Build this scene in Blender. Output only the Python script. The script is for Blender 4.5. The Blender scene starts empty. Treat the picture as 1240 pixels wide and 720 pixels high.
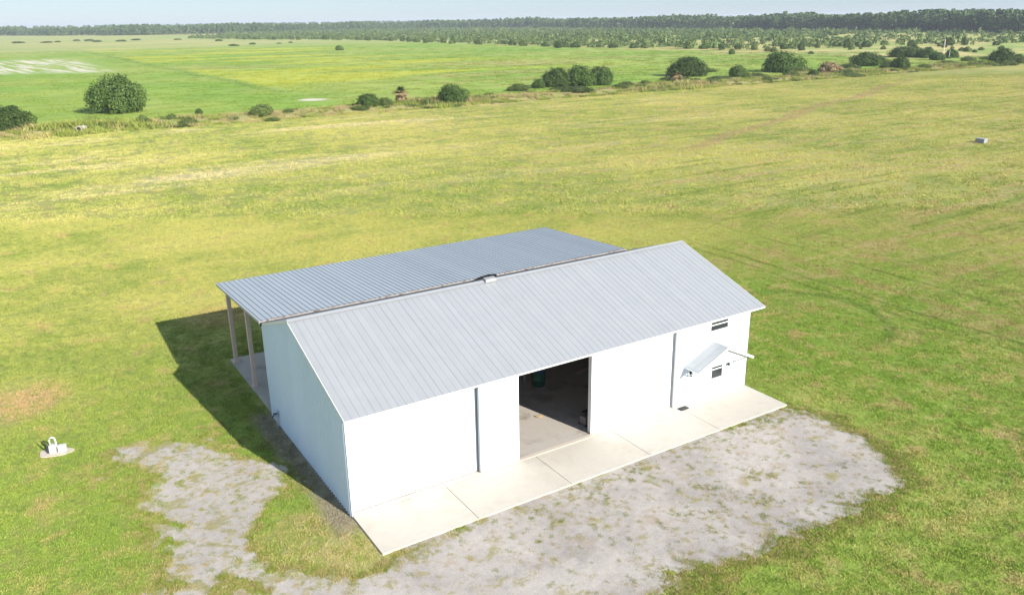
import bpy, math, random
import numpy as np
from mathutils import Matrix, Vector
R = math.radians
scene = bpy.context.scene
COL = scene.collection
rng = np.random.default_rng(11)
random.seed(11)

# ------------------------------------------------------------------ camera
CAM = np.array([-11.833, -34.249, 23.588]); FPX = 988.6; YAW, PITCH, ROLL = 0.5597, 0.3282, -0.0143
Fv = np.array([math.sin(YAW)*math.cos(PITCH), math.cos(YAW)*math.cos(PITCH), -math.sin(PITCH)])
R0 = np.array([math.cos(YAW), -math.sin(YAW), 0.0]); U0 = np.cross(R0, Fv)
Rv = math.cos(ROLL)*R0 + math.sin(ROLL)*U0; Uv = -math.sin(ROLL)*R0 + math.cos(ROLL)*U0
cd = bpy.data.cameras.new('camera'); cam = bpy.data.objects.new('camera', cd); COL.objects.link(cam)
M = Matrix.Identity(4)
for i in range(3):
    M[i][0] = Rv[i]; M[i][1] = Uv[i]; M[i][2] = -Fv[i]; M[i][3] = CAM[i]
cam.matrix_world = M
cd.sensor_width = 36; cd.lens = FPX/1240*36; cd.clip_start = 0.5; cd.clip_end = 40000
scene.camera = cam
# ------------------------------------------------------------------ sky, sun, exposure
SUN_EL = R(26.4); SUN_AZ = math.atan2(0.242, -0.970)
w = bpy.data.worlds.new('World'); scene.world = w; w.use_nodes = True
nt = w.node_tree; bg = nt.nodes['Background']
sky = nt.nodes.new('ShaderNodeTexSky'); sky.sky_type = 'NISHITA'; sky.sun_disc = False
sky.sun_elevation = SUN_EL; sky.sun_rotation = SUN_AZ; sky.air_density = 1.0; sky.dust_density = 0.15; sky.ozone_density = 4.0
tint = nt.nodes.new('ShaderNodeMix'); tint.data_type = 'RGBA'; tint.blend_type = 'MULTIPLY'; tint.inputs[0].default_value = 1.0; tint.inputs[7].default_value = (.86, .93, 1.08, 1)
nt.links.new(sky.outputs[0], tint.inputs[6]); 
veil = nt.nodes.new('ShaderNodeMix'); veil.data_type = 'RGBA'; veil.inputs[0].default_value = .72; veil.inputs[7].default_value = (2.05, 2.62, 3.25, 1)   # thin even summer overcast
nt.links.new(tint.outputs[2], veil.inputs[6]); nt.links.new(veil.outputs[2], bg.inputs[0]); bg.inputs[1].default_value = 0.125
sl = bpy.data.lights.new('sun', 'SUN'); sl.energy = 4.8; sl.angle = R(0.53); sl.color = (1.0, 0.955, 0.88)
so = bpy.data.objects.new('sun', sl); COL.objects.link(so)
sd = Vector((-0.242*math.cos(SUN_EL), 0.970*math.cos(SUN_EL), -math.sin(SUN_EL)))
so.rotation_euler = sd.to_track_quat('-Z', 'Y').to_euler(); so.location = (20, -60, 60)
vs = scene.view_settings
vs.view_transform = 'Standard'; vs.look = 'None'; vs.gamma = 1.0; vs.exposure = 0.75; vs.use_curve_mapping = False
scene.render.engine = 'CYCLES'
scene.cycles.max_bounces = 5; scene.cycles.diffuse_bounces = 3; scene.cycles.glossy_bounces = 2; scene.cycles.volume_bounces = 0

def ground_at(px, py, z=0.0):
    d = Fv*FPX + Rv*(px-620) + Uv*(360-py)
    t = (z-CAM[2])/d[2]
    return CAM + t*d
def project(P):
    d = np.asarray(P)-CAM; zz = d@Fv
    return 620+FPX*(d@Rv)/zz, 360-FPX*(d@Uv)/zz, zz

# ------------------------------------------------------------------ node helpers
class S:
    """socket wrapper so that colour rules can be written as expressions"""
    def __init__(s, t, k): s.t, s.k = t, k
    def m(s, op, b=None, c=None, clamp=False):
        n = s.t.nodes.new('ShaderNodeMath'); n.operation = op; n.use_clamp = clamp
        for i, x in enumerate((s, b, c)):
            if x is None: continue
            if isinstance(x, S): s.t.links.new(x.k, n.inputs[i])
            else: n.inputs[i].default_value = x
        return S(s.t, n.outputs[0])
    def __add__(s, b): return s.m('ADD', b)
    def __sub__(s, b): return s.m('SUBTRACT', b)
    def __mul__(s, b): return s.m('MULTIPLY', b)
    def __truediv__(s, b): return s.m('DIVIDE', b)
    def abs(s): return s.m('ABSOLUTE')
    def mx(s, b): return s.m('MAXIMUM', b)
    def mn(s, b): return s.m('MINIMUM', b)
    def inv(s): return (s*-1.0)+1.0
    def ss(s, a, b):
        n = s.t.nodes.new('ShaderNodeMapRange'); n.interpolation_type = 'SMOOTHSTEP'
        s.t.links.new(s.k, n.inputs[0])
        lo, hi, o0, o1 = (a, b, 0.0, 1.0) if a < b else (b, a, 1.0, 0.0)
        n.inputs[1].default_value = lo; n.inputs[2].default_value = hi; n.inputs[3].default_value = o0; n.inputs[4].default_value = o1
        return S(s.t, n.outputs[0])
def vec(t, x, y, z=0.0):
    n = t.nodes.new('ShaderNodeCombineXYZ')
    for i, v in enumerate((x, y, z)):
        if isinstance(v, S): t.links.new(v.k, n.inputs[i])
        else: n.inputs[i].default_value = v
    return S(t, n.outputs[0])
def noise(t, v, scale, detail=3.0, rough=0.55, dist=0.0):
    n = t.nodes.new('ShaderNodeTexNoise'); n.inputs['Scale'].default_value = scale
    n.inputs['Detail'].default_value = detail; n.inputs['Roughness'].default_value = rough; n.inputs['Distortion'].default_value = dist
    if v is not None: t.links.new(v.k, n.inputs['Vector'])
    return S(t, n.outputs['Fac'])
def cmix(t, f, a, b):
    n = t.nodes.new('ShaderNodeMix'); n.data_type = 'RGBA'
    for s_, x in ((n.inputs[0], f), (n.inputs[6], a), (n.inputs[7], b)):
        if isinstance(x, S): t.links.new(x.k, s_)
        elif isinstance(x, (int, float)): s_.default_value = x
        else: s_.default_value = (*x, 1.0)
    return S(t, n.outputs[2])
def cscale(t, c, f):
    n = t.nodes.new('ShaderNodeVectorMath'); n.operation = 'SCALE'
    t.links.new(c.k, n.inputs[0])
    if isinstance(f, S): t.links.new(f.k, n.inputs['Scale'])
    else: n.inputs['Scale'].default_value = f
    return S(t, n.outputs[0])
def xyz(t, space='world'):
    if space == 'world':
        p = t.nodes.new('ShaderNodeNewGeometry').outputs['Position']
    else:
        p = t.nodes.new('ShaderNodeTexCoord').outputs['Object']
    s = t.nodes.new('ShaderNodeSeparateXYZ'); t.links.new(p, s.inputs[0])
    return S(t, p), S(t, s.outputs[0]), S(t, s.outputs[1]), S(t, s.outputs[2])
def mat(name, rough=0.7, metal=0.0, spec=0.5):
    m = bpy.data.materials.new(name); m.use_nodes = True
    b = m.node_tree.nodes['Principled BSDF']
    b.inputs['Roughness'].default_value = rough; b.inputs['Metallic'].default_value = metal
    b.inputs['Specular IOR Level'].default_value = spec
    return m, m.node_tree, b
def setc(t, b, c, key='Base Color'): t.links.new(c.k, b.inputs[key])
def bump(t, b, h, strength=0.3, dist=0.05):
    n = t.nodes.new('ShaderNodeBump'); n.inputs['Strength'].default_value = strength; n.inputs['Distance'].default_value = dist
    t.links.new(h.k, n.inputs['Height']); t.links.new(n.outputs[0], b.inputs['Normal'])
def objrand(t): return S(t, t.nodes.new('ShaderNodeObjectInfo').outputs['Random'])
def simple(name, c, rough=0.7, metal=0.0, var=0.15, scale=3.0, spec=0.5, space='obj', rnd=0.0):
    m, t, b = mat(name, rough, metal, spec)
    p, x, y, z = xyz(t, space)
    n = noise(t, p, scale, 5)
    f = (n*(2*var)) + (1-var)
    if rnd: f = f*((objrand(t)*(2*rnd))+(1-rnd))
    setc(t, b, cscale(t, cmix(t, 0.0, c, c), f))
    return m

# ------------------------------------------------------------------ mesh helpers
class MB:
    def __init__(s): s.v = []; s.f = []
    def box(s, x0, x1, y0, y1, z0, z1):
        b = len(s.v)
        s.v += [(x, y, z) for z in (z0, z1) for y in (y0, y1) for x in (x0, x1)]
        s.f += [tuple(b+i for i in q) for q in ((0,2,3,1),(4,5,7,6),(0,1,5,4),(2,6,7,3),(0,4,6,2),(1,3,7,5))]
        return s
    def beam(s, p, q, wd, ht, up=(0, 0, 1)):
        p, q = Vector(p), Vector(q); d = (q-p).normalized(); u = Vector(up)
        r = d.cross(u).normalized()*wd/2; u2 = r.cross(d).normalized()*ht/2
        b = len(s.v)
        for c in (p, q):
            for a, e in ((-1,-1),(1,-1),(1,1),(-1,1)): s.v.append(tuple(c+r*a+u2*e))
        s.f += [(b,b+1,b+2,b+3),(b+7,b+6,b+5,b+4)]+[(b+i,b+4+i,b+4+(i+1)%4,b+(i+1)%4) for i in range(4)]
        return s
    def tube(s, pts, rad, n=8, cap=True):
        pts = [Vector(p) for p in pts]; rings = []
        for i, p in enumerate(pts):
            d = (pts[min(i+1, len(pts)-1)]-pts[max(i-1, 0)]).normalized()
            a = d.cross(Vector((0.31, 0.17, 0.93)))
            if a.length < 1e-3: a = d.cross(Vector((1, 0, 0)))
            a.normalize(); e = d.cross(a)
            r = rad[i] if isinstance(rad, (list, tuple)) else rad
            b = len(s.v); rings.append(b)
            for k in range(n):
                t = 2*math.pi*k/n; s.v.append(tuple(p+a*math.cos(t)*r+e*math.sin(t)*r))
        for i in range(len(pts)-1):
            for k in range(n):
                s.f.append((rings[i]+k, rings[i]+(k+1) % n, rings[i+1]+(k+1) % n, rings[i+1]+k))
        if cap:
            s.f.append(tuple(rings[0]+k for k in reversed(range(n)))); s.f.append(tuple(rings[-1]+k for k in range(n)))
        return s
    def lathe(s, prof, c=(0, 0, 0), n=20):
        rings = []
        for r, z in prof:
            rings.append(len(s.v))
            for k in range(n):
                t = 2*math.pi*k/n; s.v.append((c[0]+r*math.cos(t), c[1]+r*math.sin(t), c[2]+z))
        for i in range(len(prof)-1):
            for k in range(n): s.f.append((rings[i]+k, rings[i]+(k+1) % n, rings[i+1]+(k+1) % n, rings[i+1]+k))
        s.f.append(tuple(rings[0]+k for k in reversed(range(n)))); s.f.append(tuple(rings[-1]+k for k in range(n)))
        return s
    def prism(s, poly, axis, a0, a1):
        """poly in the two remaining axes, extruded along axis (0=x,1=y,2=z)"""
        b = len(s.v); n = len(poly)
        for a in (a0, a1):
            for p in poly:
                v = [p[0], p[1]]; v.insert(axis, a); s.v.append(tuple(v))
        s.f.append(tuple(b+i for i in range(n))[::-1]); s.f.append(tuple(b+n+i for i in range(n)))
        s.f += [(b+i, b+(i+1) % n, b+n+(i+1) % n, b+n+i) for i in range(n)]
        return s
    def mesh(s, name):
        me = bpy.data.meshes.new(name); me.from_pydata(s.v, [], s.f); me.validate()
        import bmesh
        bm = bmesh.new(); bm.from_mesh(me); bmesh.ops.recalc_face_normals(bm, faces=bm.faces); bm.to_mesh(me); bm.free()
        return me
    def build(s, name, m=None, parent=None, smooth=False, bevel=0.0):
        me = s.mesh(name)
        return link(name, me, m, parent, smooth, bevel)
def link(name, me, m=None, parent=None, smooth=False, bevel=0.0, loc=None):
    if m is not None and not me.materials: me.materials.append(m)
    if smooth: me.polygons.foreach_set('use_smooth', [True]*len(me.polygons))
    o = bpy.data.objects.new(name, me); COL.objects.link(o)
    if parent: o.parent = parent
    if loc: o.location = loc
    if bevel:
        bv = o.modifiers.new('bevel', 'BEVEL'); bv.width = bevel; bv.segments = 2
    return o
def tag(o, label=None, cat=None, group=None, kind=None):
    for k, v in (('label', label), ('category', cat), ('group', group), ('kind', kind)):
        if v: o[k] = v
    return o
def empty(name, loc, rz=0.0, label=None, cat=None, group=None):
    o = bpy.data.objects.new(name, None); COL.objects.link(o); o.location = loc; o.rotation_euler = (0, 0, rz); o.empty_display_size = 0.3
    return tag(o, label, cat, group)
def np_mesh(name, V, Fc, attrs=None):
    """V (n,3); Fc (m,k) with k = 3 or 4"""
    me = bpy.data.meshes.new(name); k = Fc.shape[1]
    me.vertices.add(len(V)); me.vertices.foreach_set('co', np.ascontiguousarray(V, dtype=np.float32).ravel())
    me.loops.add(Fc.size); me.loops.foreach_set('vertex_index', np.ascontiguousarray(Fc, dtype=np.int32).ravel())
    me.polygons.add(len(Fc)); me.polygons.foreach_set('loop_start', np.arange(0, Fc.size, k, dtype=np.int32))
    me.polygons.foreach_set('loop_total', np.full(len(Fc), k, dtype=np.int32))
    for n_, a in (attrs or {}).items():
        at = me.attributes.new(n_, 'FLOAT', 'FACE'); at.data.foreach_set('value', np.ascontiguousarray(a, dtype=np.float32))
    me.update(calc_edges=True)
    return me

# ------------------------------------------------------------------ the field's own colours (shared by soil and grass blades)
def field_group():
    g = bpy.data.node_groups.new('field_colour', 'ShaderNodeTree')
    g.interface.new_socket('Color', in_out='OUTPUT', socket_type='NodeSocketColor')
    g.interface.new_socket('Fine', in_out='OUTPUT', socket_type='NodeSocketFloat')
    out = g.nodes.new('NodeGroupOutput')
    P, x, y, z = xyz(g)
    big = noise(g, P, 0.022, 3); mid = noise(g, P, 0.16, 4, .6); fine = noise(g, P, 1.3, 4, .65); tiny = noise(g, P, 5.5, 3, .7)
    st = noise(g, vec(g, x*0.014, y*0.075), 1.0, 6, .66, .5)          # mown rows run along x
    st2 = noise(g, vec(g, x*0.03, y*0.42, 4.0), 1.0, 4, .6, .3)
    # home field
    c = cmix(g, (mid*0.6+fine*0.4).ss(.36, .64), (.185, .235, .045), (.34, .325, .085))
    c = cmix(g, (big+(st-.5)*.5).ss(.40, .62)*.75, c, (.40, .365, .105))
    lush = (y+(mid-.5)*14).ss(46, 4)*.85*(x-72+(mid-.5)*30).ss(26, -12)                             # greener, less scorched ground round the barn
    lush = lush.mx((x-26).ss(0, 6)*(x-50).ss(22, 0)*(y-12).ss(26, -4))
    c = cmix(g, lush*(mid*.5+fine*.5).ss(.34, .54), c, (.178, .258, .034))
    c = cmix(g, lush*noise(g, P, .5, 5, .7).ss(.49, .63)*.75, c, (.345, .295, .095))
    c = cmix(g, lush*noise(g, vec(g, x*.9, y*.9, 8.0), 1.0, 4, .7).ss(.56, .66)*.6, c, (.105, .175, .02))
    c = cmix(g, (x-36).ss(0, 14)*(y-34).ss(10, -20)*noise(g, vec(g, x*.16, y*.16, 2.0), 1.0, 5, .72).ss(.50, .62)*.65, c, (.33, .255, .105))
    dry = st.ss(.53, .66)*(fine*.6+tiny*.4).ss(.34, .56)
    leftdry = ((y-62)/40).ss(0, 1)*(x-150).ss(60, -40)
    c = cmix(g, dry*(leftdry*.80+.10), c, (.50, .41, .235))
    c = cmix(g, noise(g, vec(g, x*.02, y*.16, 9.0), 1.0, 5, .65, .5).ss(.55, .70)*leftdry*.55, c, (.47, .39, .20))
    dry2 = st2.ss(.51, .66)*(x-35).ss(0, 35)*fine.ss(.35, .6)
    c = cmix(g, dry2*.9, c, (.38, .285, .135))
    dk = st2.ss(.46, .34)*(x-40).ss(0, 40)
    c = cmix(g, dk*.6, c, (.145, .19, .040))
    pat = noise(g, P, .33, 4, .6).ss(.57, .68)
    c = cmix(g, pat*.6, c, (.37, .265, .115))
    c = cmix(g, noise(g, vec(g, x*.10, y*.30, 5.0), 1.0, 5, .7, .3).ss(.52, .66)*(x-45).ss(0, 40)*.6, c, (.38, .29, .13))
    c = cmix(g, noise(g, P, 2.4, 3, .7).ss(.56, .70)*.5, c, (.11, .155, .03))
    c = cmix(g, ((x+1.2).m('POWER', 2)+(y+2.4).m('POWER', 2)).m('SQRT').ss(5.5, 1.5)*(mid*.4+fine*.6).ss(.38, .58)*.8, c, (.38, .30, .13))
    # bare patch near the well, brown track, wheel marks
    def blob(cx, cy, r): return ((x-cx).m('POWER', 2)+(y-cy).m('POWER', 2)).m('SQRT')+(mid-.5)*r*1.6
    c = cmix(g, blob(-13.2, 24.6, 4).ss(4.2, 1.6)*fine.ss(.25, .6)*.85, c, (.40, .27, .13))
    c = cmix(g, blob(2.5, 34.5, 3).ss(4.5, 1.5)*.6, c, (.38, .27, .11))
    c = cmix(g, blob(28, 27.5, 3).ss(5.0, 1.5)*.6, c, (.38, .27, .11))
    tr = ((y-85.2)*.927-(x-113)*.374+(mid-.5)*6+(big-.5)*10).abs().ss(3.0, .5)*(x-85).ss(0, 25)*(x-265).ss(40, -30)
    c = cmix(g, tr*(fine.ss(.3, .6)*.6+.15), c, (.31, .215, .115))
    wob = (noise(g, vec(g, 0.0, y*.03, 2.0), 1.0, 2)-.5)*6
    for cx, wd, col_, k in ((48.5, .45, (.10, .14, .022), .75), (50.4, .45, (.10, .14, .022), .7), (54, .9, (.30, .21, .09), .6), (58, .5, (.11, .15, .025), .6), (62, .8, (.28, .20, .09), .5)):
        l = (x-cx+wob+((y-8).m('POWER', 2))*-.003+(mid-.5)*1.5).abs().ss(wd, wd*.3)*(y-30).ss(8, -12)
        c = cmix(g, l*k*.85*(fine*.5+mid*.5).ss(.36, .58), c, col_)
    ring = (((x-41).m('POWER', 2)+(y-6.5).m('POWER', 2)).m('SQRT')-7.2+(mid-.5)*1.2).abs().ss(.75, .2)*(x-40).ss(0, 4)
    c = cmix(g, ring*.5*fine.ss(.2, .5), c, (.095, .17, .022))
    halo = (x-29).ss(3.2, 0)*(y+9).ss(6.5, 14)*(y-1).ss(2, -2)
    c = cmix(g, halo*.55, c, (.30, .225, .10))
    # rough ditch strip
    yy = y+(noise(g, P, .06, 3)-.5)*9
    rough = cmix(g, mid.ss(.35, .65), (.32, .255, .125), (.235, .26, .070))
    soil = (x+1.7+(mid-.5)*1.6).ss(0, .9)*(x-.5).ss(.5, 0)*(y-6.5).abs().ss(8.5, 6.5)
    c = cmix(g, soil*.85, c, (.25, .205, .155))
    c = cmix(g, yy.ss(177.5, 181.5), c, rough)
    # pasture beyond
    pa = cmix(g, (noise(g, P, .012, 4)).ss(.35, .65), (.205, .325, .042), (.30, .36, .072))
    pa = cscale(g, pa, (noise(g, P, .05, 4, .65)-.5)*.45+(noise(g, vec(g, x*.05, y*.16, 3.0), 1.0, 6, .75, .4)-.5)*1.0+1.0)
    pst = noise(g, vec(g, x*.006, y*.02, 7.0), 1.0, 5, .6, .6)
    yel = (x-78+(big-.5)*14).ss(0, 9)*(x-215).ss(110, 0)*(y-250).ss(0, 80)*(pst+(mid-.5)*.12).ss(.48, .58)
    pa = cmix(g, yel*(mid*.9+.25), pa, (.47, .46, .045))
    tan = (x-78).ss(0, 10)*(y-200).ss(0, 25)*(pst*.7+mid*.3).ss(.50, .40)*(y-330).ss(260, 0)
    pa = cmix(g, tan*.6, pa, (.42, .33, .13))
    pa = cmix(g, (x-78+(big-.5)*14+(mid-.5)*8).abs().ss(5, 0)*(y-240).ss(0, 60)*.38, pa, (.14, .20, .05))
    far = (y-760+(big-.5)*300).ss(0, 260)*(x-420).ss(200, 0)
    pa = cmix(g, far*.8, pa, cmix(g, pst.ss(.42, .58), (.32, .36, .12), (.44, .39, .16)))
    scr = (x-405+(big-.5)*70).ss(0, 40)*(y-215).ss(0, 30)
    pa = cmix(g, scr, pa, cmix(g, noise(g, P, .02, 4).ss(.40, .60), (.26, .33, .08), (.50, .42, .17)))
    sand = (x-12).ss(42, 30)*(y-590+(x*.5)).abs().ss(130, 80)*noise(g, vec(g, x*.20+y*.02, y*.010), 1.0, 5, .7, .8).ss(.43, .58)
    sx = (x-20).abs().ss(60, 45)
    c = cmix(g, (yy+(mid-.5)*4).ss(198, 203), c, pa)
    c = cmix(g, (sand*sx).mn(1.0), c, (.62, .56, .44))
    c = cmix(g, blob(77.5, 227, 3).ss(6, 3), c, (.60, .54, .42))
    k = (fine*.5+tiny*.5-.5)*.75+1.0
    c = cscale(g, c, k)
    g.links.new(c.k, out.inputs[0]); g.links.new((fine*.6+tiny*.4).k, out.inputs[1])
    return g
FIELD = field_group()
def field_mat(name, gain=1.0, rough=.85, do_bump=False):
    m, t, b = mat(name, rough, 0, .2)
    n = t.nodes.new('ShaderNodeGroup'); n.node_tree = FIELD
    setc(t, b, cscale(t, S(t, n.outputs[0]), gain))
    if do_bump: bump(t, b, S(t, n.outputs[1]), .8, .25)
    return m, t, b
M_ground, _, _ = field_mat('field_soil_and_grass', 1.08, .9, True)
M_blade, _t, _b = field_mat('grass_blades', 1.38, .7)

# ------------------------------------------------------------------ materials
def metal_mat(name, c, rough, metal, var=.07, rnd=.05, streak=True):
    m, t, b = mat(name, rough, metal, .5)
    P, x, y, z = xyz(t)
    n = noise(t, P, 1.1, 5, .65); n2 = noise(t, P, 14, 3)
    f = (n*(2*var)+(1-var))*(n2*.10+.95)*((objrand(t)*(2*rnd))+(1-rnd))
    if streak:
        s_ = noise(t, vec(t, x*5, y*.22, z*.22), 1.0, 4, .6)
        f = f*(s_*.12+.94)
    setc(t, b, cscale(t, cmix(t, 0.0, c, c), f))
    t.links.new(((n-.5)*.25+rough).k, b.inputs['Roughness'])
    return m
M_roof = metal_mat('galvalume_roof', (.41, .415, .42), .50, .25, .05, .02)
M_lean = metal_mat('galvalume_lean_to', (.44, .465, .48), .5, .15, .07, .03)
M_wall = metal_mat('white_painted_steel', (.74, .83, .91), .42, 0, .03, .015)
M_trim = simple('white_trim', (.82, .82, .80), .45, 0, .05)
M_canopy = metal_mat('canopy_sheet', (.44, .44, .435), .5, 0, .10, .08)
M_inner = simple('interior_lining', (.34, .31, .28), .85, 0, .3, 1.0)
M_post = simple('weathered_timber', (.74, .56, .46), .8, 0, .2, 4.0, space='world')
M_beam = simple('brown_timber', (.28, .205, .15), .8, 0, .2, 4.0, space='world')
M_dark = simple('dark_gap', (.04, .04, .042), .8, 0, .3)
M_gap_shade = simple('gap_shade_grey', (.16, .16, .16), .8, 0, .2)  # dark grey standing in for the shade in the door gaps
M_grey = simple('grey_flashing', (.42, .43, .44), .5, 0, .1)
M_glass, _t, _b = mat('window_glass', .08, 0, .6); _b.inputs['Base Color'].default_value = (.035, .04, .045, 1)
M_rust = simple('rusty_flashing', (.21, .155, .135), .9, 0, .5, 6.0, space='world', rnd=.3)
def concrete(name, c, stain, joint=1.0, k=.5):
    m, t, b = mat(name, .85, 0, .3)
    P, x, y, z = xyz(t)
    n = noise(t, P, .55, 6, .62, .4); n2 = noise(t, P, 3.0, 5, .7); n3 = noise(t, P, 30, 2)
    c_ = cmix(t, n.ss(.50, .74)*k, c, stain)
    c_ = cscale(t, c_, (n2*.16+.92)*(n3*.10+.95)*((objrand(t)*.07)+.965))
    setc(t, b, c_); bump(t, b, n3, .15, .01)
    return m
M_apron = concrete('apron_concrete', (.56, .50, .415), (.44, .375, .29))
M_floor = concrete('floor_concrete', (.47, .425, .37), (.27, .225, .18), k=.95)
M_sill = concrete('sill_concrete', (.60, .51, .42), (.50, .42, .33))
def gravel_mat():
    m, t, b = mat('crushed_gravel', .95, 0, .2)
    P, x, y, z = xyz(t)
    a = noise(t, P, .16, 4, .6); f = noise(t, P, 2.2, 5, .7); s_ = noise(t, P, 16, 3, .7)
    c = cmix(t, a.ss(.38, .64), (.48, .425, .375), (.37, .325, .29))
    c = cmix(t, noise(t, P, .45, 4, .6).ss(.56, .72)*.6, c, (.37, .285, .195))
    c = cmix(t, noise(t, P, .30, 5, .65, .4).ss(.55, .70)*.55, c, (.25, .225, .215))
    left = (x+1).ss(0, -4)
    c = cmix(t, left*.55, c, (.47, .42, .37))
    g = (noise(t, vec(t, x*.75, y*1.0), 1.0, 5, .7, .4)+left*.05).ss(.55, .66)
    c = cmix(t, g*.75, c, (.30, .26, .10))
    g2 = noise(t, P, 3.3, 3, .6).ss(.66, .74)
    c = cmix(t, g2*.6, c, (.20, .19, .085))
    c = cscale(t, c, (f-.5)*.55+(s_-.5)*.7+1.0)
    setc(t, b, c); bump(t, b, s_*.6+f*.4, .5, .05)
    return m
M_gravel = gravel_mat()
def leaf_mat(name, c0, c1, rnd=.22):
    m, t, b = mat(name, .6, 0, .25)
    P, x, y, z = xyz(t)
    at = t.nodes.new('ShaderNodeAttribute'); at.attribute_name = 'tone'
    tone = S(t, at.outputs['Fac'])
    c = cmix(t, tone*.6+noise(t, P, .35, 3).ss(.3, .7)*.4, c0, c1)
    setc(t, b, cscale(t, c, (objrand(t)*(2*rnd))+(1-rnd)))
    return m
M_leaf = leaf_mat('broad_leaves', (.032, .066, .011), (.105, .165, .030))
M_leaf2 = leaf_mat('olive_leaves', (.065, .095, .022), (.16, .21, .05))
M_dry = leaf_mat('dry_fronds', (.22, .16, .075), (.42, .31, .15))
M_pine = leaf_mat('pine_needles', (.050, .090, .026), (.115, .175, .055), .25)
M_bark = simple('bark', (.10, .075, .055), .95, 0, .3, 2.0)
M_pinebark = simple('pine_bark', (.20, .16, .13), .95, 0, .3, 1.0)
M_scrub = leaf_mat('scrub_leaves', (.065, .105, .025), (.175, .24, .065), .1)

# ------------------------------------------------------------------ ground, gravel, apron
def axis(c, near, step, far, grow=1.13):
    a = list(np.arange(0, near, step)); s_ = step
    while a[-1] < far: s_ *= grow; a.append(a[-1]+s_)
    a = np.array(a)
    return np.concatenate([c-a[::-1], c+a[1:]])
gx = axis(40, 130, 2.6, 9000); gy = axis(90, 130, 2.0, 9000)
X, Y = np.meshgrid(gx, gy, indexing='xy')
def ditch(y): return -1.0*np.exp(-((y-183.0)/2.6)**2) + .7*np.exp(-((y-190.5)/4.0)**2)
Z = ditch(Y)
V = np.stack([X, Y, Z], -1).reshape(-1, 3); nx, ny = len(gx), len(gy)
ii = (np.arange(ny-1)[:, None]*nx+np.arange(nx-1)[None, :]).ravel()
Fq = np.stack([ii, ii+1, ii+nx+1, ii+nx], -1)
tag(link('ground', np_mesh('ground', V, Fq), M_ground, smooth=True), 'mown yellow green hay field running out to green pasture', kind='structure')

GPOLY = np.array([(28.4,-3.3),(28.3,-6.8),(27.6,-10),(26.6,-12.3),(24.5,-12.9),(15.7,-13.2),(10,-13.1),(5,-14.5),(-3,-13),(-9.6,-7),(-9.6,3),(-8.5,8),(-8.2,11.8),(-6.0,12.4),(-3.4,10.3),(-2.4,6),(-1.3,1.4),(-.5,-1.6),(-.2,-3.3)])
def sdist(px, py, poly):
    d = np.full(px.shape, 1e9); ins = np.zeros(px.shape, bool); n = len(poly)
    for i in range(n):
        a, b = poly[i], poly[(i+1) % n]; e = b-a
        t = np.clip(((px-a[0])*e[0]+(py-a[1])*e[1])/(e@e), 0, 1)
        d = np.minimum(d, np.hypot(px-a[0]-t*e[0], py-a[1]-t*e[1]))
        c = (a[1] > py) != (b[1] > py)
        xi = a[0]+(py-a[1])/(e[1] if abs(e[1]) > 1e-9 else 1e-9)*e[0]
        ins ^= c & (px < xi)
    return np.where(ins, d, -d)
_pk = [(rng.uniform(.25, 1.0)*f, rng.uniform(.25, 1.0)*f*s_, rng.uniform(0, 6.28), a) for f, a in ((.7, .5), (1.5, .4), (3, .28), (6, .2), (11, .12)) for s_ in (-1, 1, 1)]
def wav(px, py): return sum(a*np.sin(kx*px+ky*py+ph) for kx, ky, ph, a in _pk)
def gmask(px, py):
    """> 0 where gravel shows"""
    m = sdist(px, py, GPOLY)+wav(px, py)*(.42+.75*np.clip((1.0-px)/4, 0, 1))
    m = m-3.0*np.exp(-(((px+2.6)/2.6)**2+((py-.2)/3.6)**2))*1.5     # grass tongue off the barn's corner
    m = m-1.6*np.exp(-(((px+5.0)/2.0)**2+((py+1.5)/3.0)**2))
    return m
cs = .16
cxs = np.arange(-12, 31, cs); cys = np.arange(-16.5, 14.5, cs)
CX, CY = np.meshgrid(cxs, cys)
msk = gmask(CX+cs/2, CY+cs/2) > 0
jx = rng.uniform(-.05, .05, (len(cys)+1, len(cxs)+1)); jy = rng.uniform(-.05, .05, jx.shape)
GX, GY = np.meshgrid(np.append(cxs, cxs[-1]+cs), np.append(cys, cys[-1]+cs))
GV = np.stack([GX+jx, GY+jy, np.full(GX.shape, .02)], -1).reshape(-1, 3)
iy, ix = np.nonzero(msk); n1 = len(cxs)+1
b0 = iy*n1+ix
GF = np.stack([b0, b0+1, b0+n1+1, b0+n1], -1)
used, inv = np.unique(GF, return_inverse=True)
tag(link('gravel_yard', np_mesh('gravel_yard', GV[used], inv.reshape(GF.shape)), M_gravel), 'pale grey gravel yard in front of the barn', kind='structure')

L, DEP, YR, HE, HR, ZS = 27.92, 13.44, 7.83, 5.5, 8.15, .12
SLOPE = (HR-HE)/YR
apron = empty('concrete_apron', (0, 0, 0)); tag(apron, 'cream concrete apron along the front of the barn', kind='structure')
for x0, x1 in ((0.0, 5.2), (5.2, 10.95), (10.95, 16.45), (16.45, 21.95), (21.95, 27.95)):
    MB().box(x0+.012, x1-.012, -3.66, -.16, -.15, .10).build('slab', M_apron, apron, bevel=.012)
MB().box(0.02, 27.93, -3.64, -.18, -.2, .075).build('joint_bed', M_dark, apron)

# ------------------------------------------------------------------ barn
barn = empty('barn', (0, 0, 0), 0, 'long white metal barn with grey seamed roof and open bay', 'barn')
fl = MB().box(0, L, -.157, DEP, -.2, ZS).build('floor', M_floor, barn)
sill = MB().box(.02, 21.5, -.155, .16, ZS+.004, ZS+.03).build('door_sill', M_sill, barn, bevel=.01)
MB().box(.05, 28.15, DEP+.002, 24.1, -.2, ZS).build('floor', M_floor, barn, bevel=.02)
MB().box(.08, 5.0, DEP+.1, 17.4, ZS, ZS+.10).build('step', M_floor, barn, bevel=.02)

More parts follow.
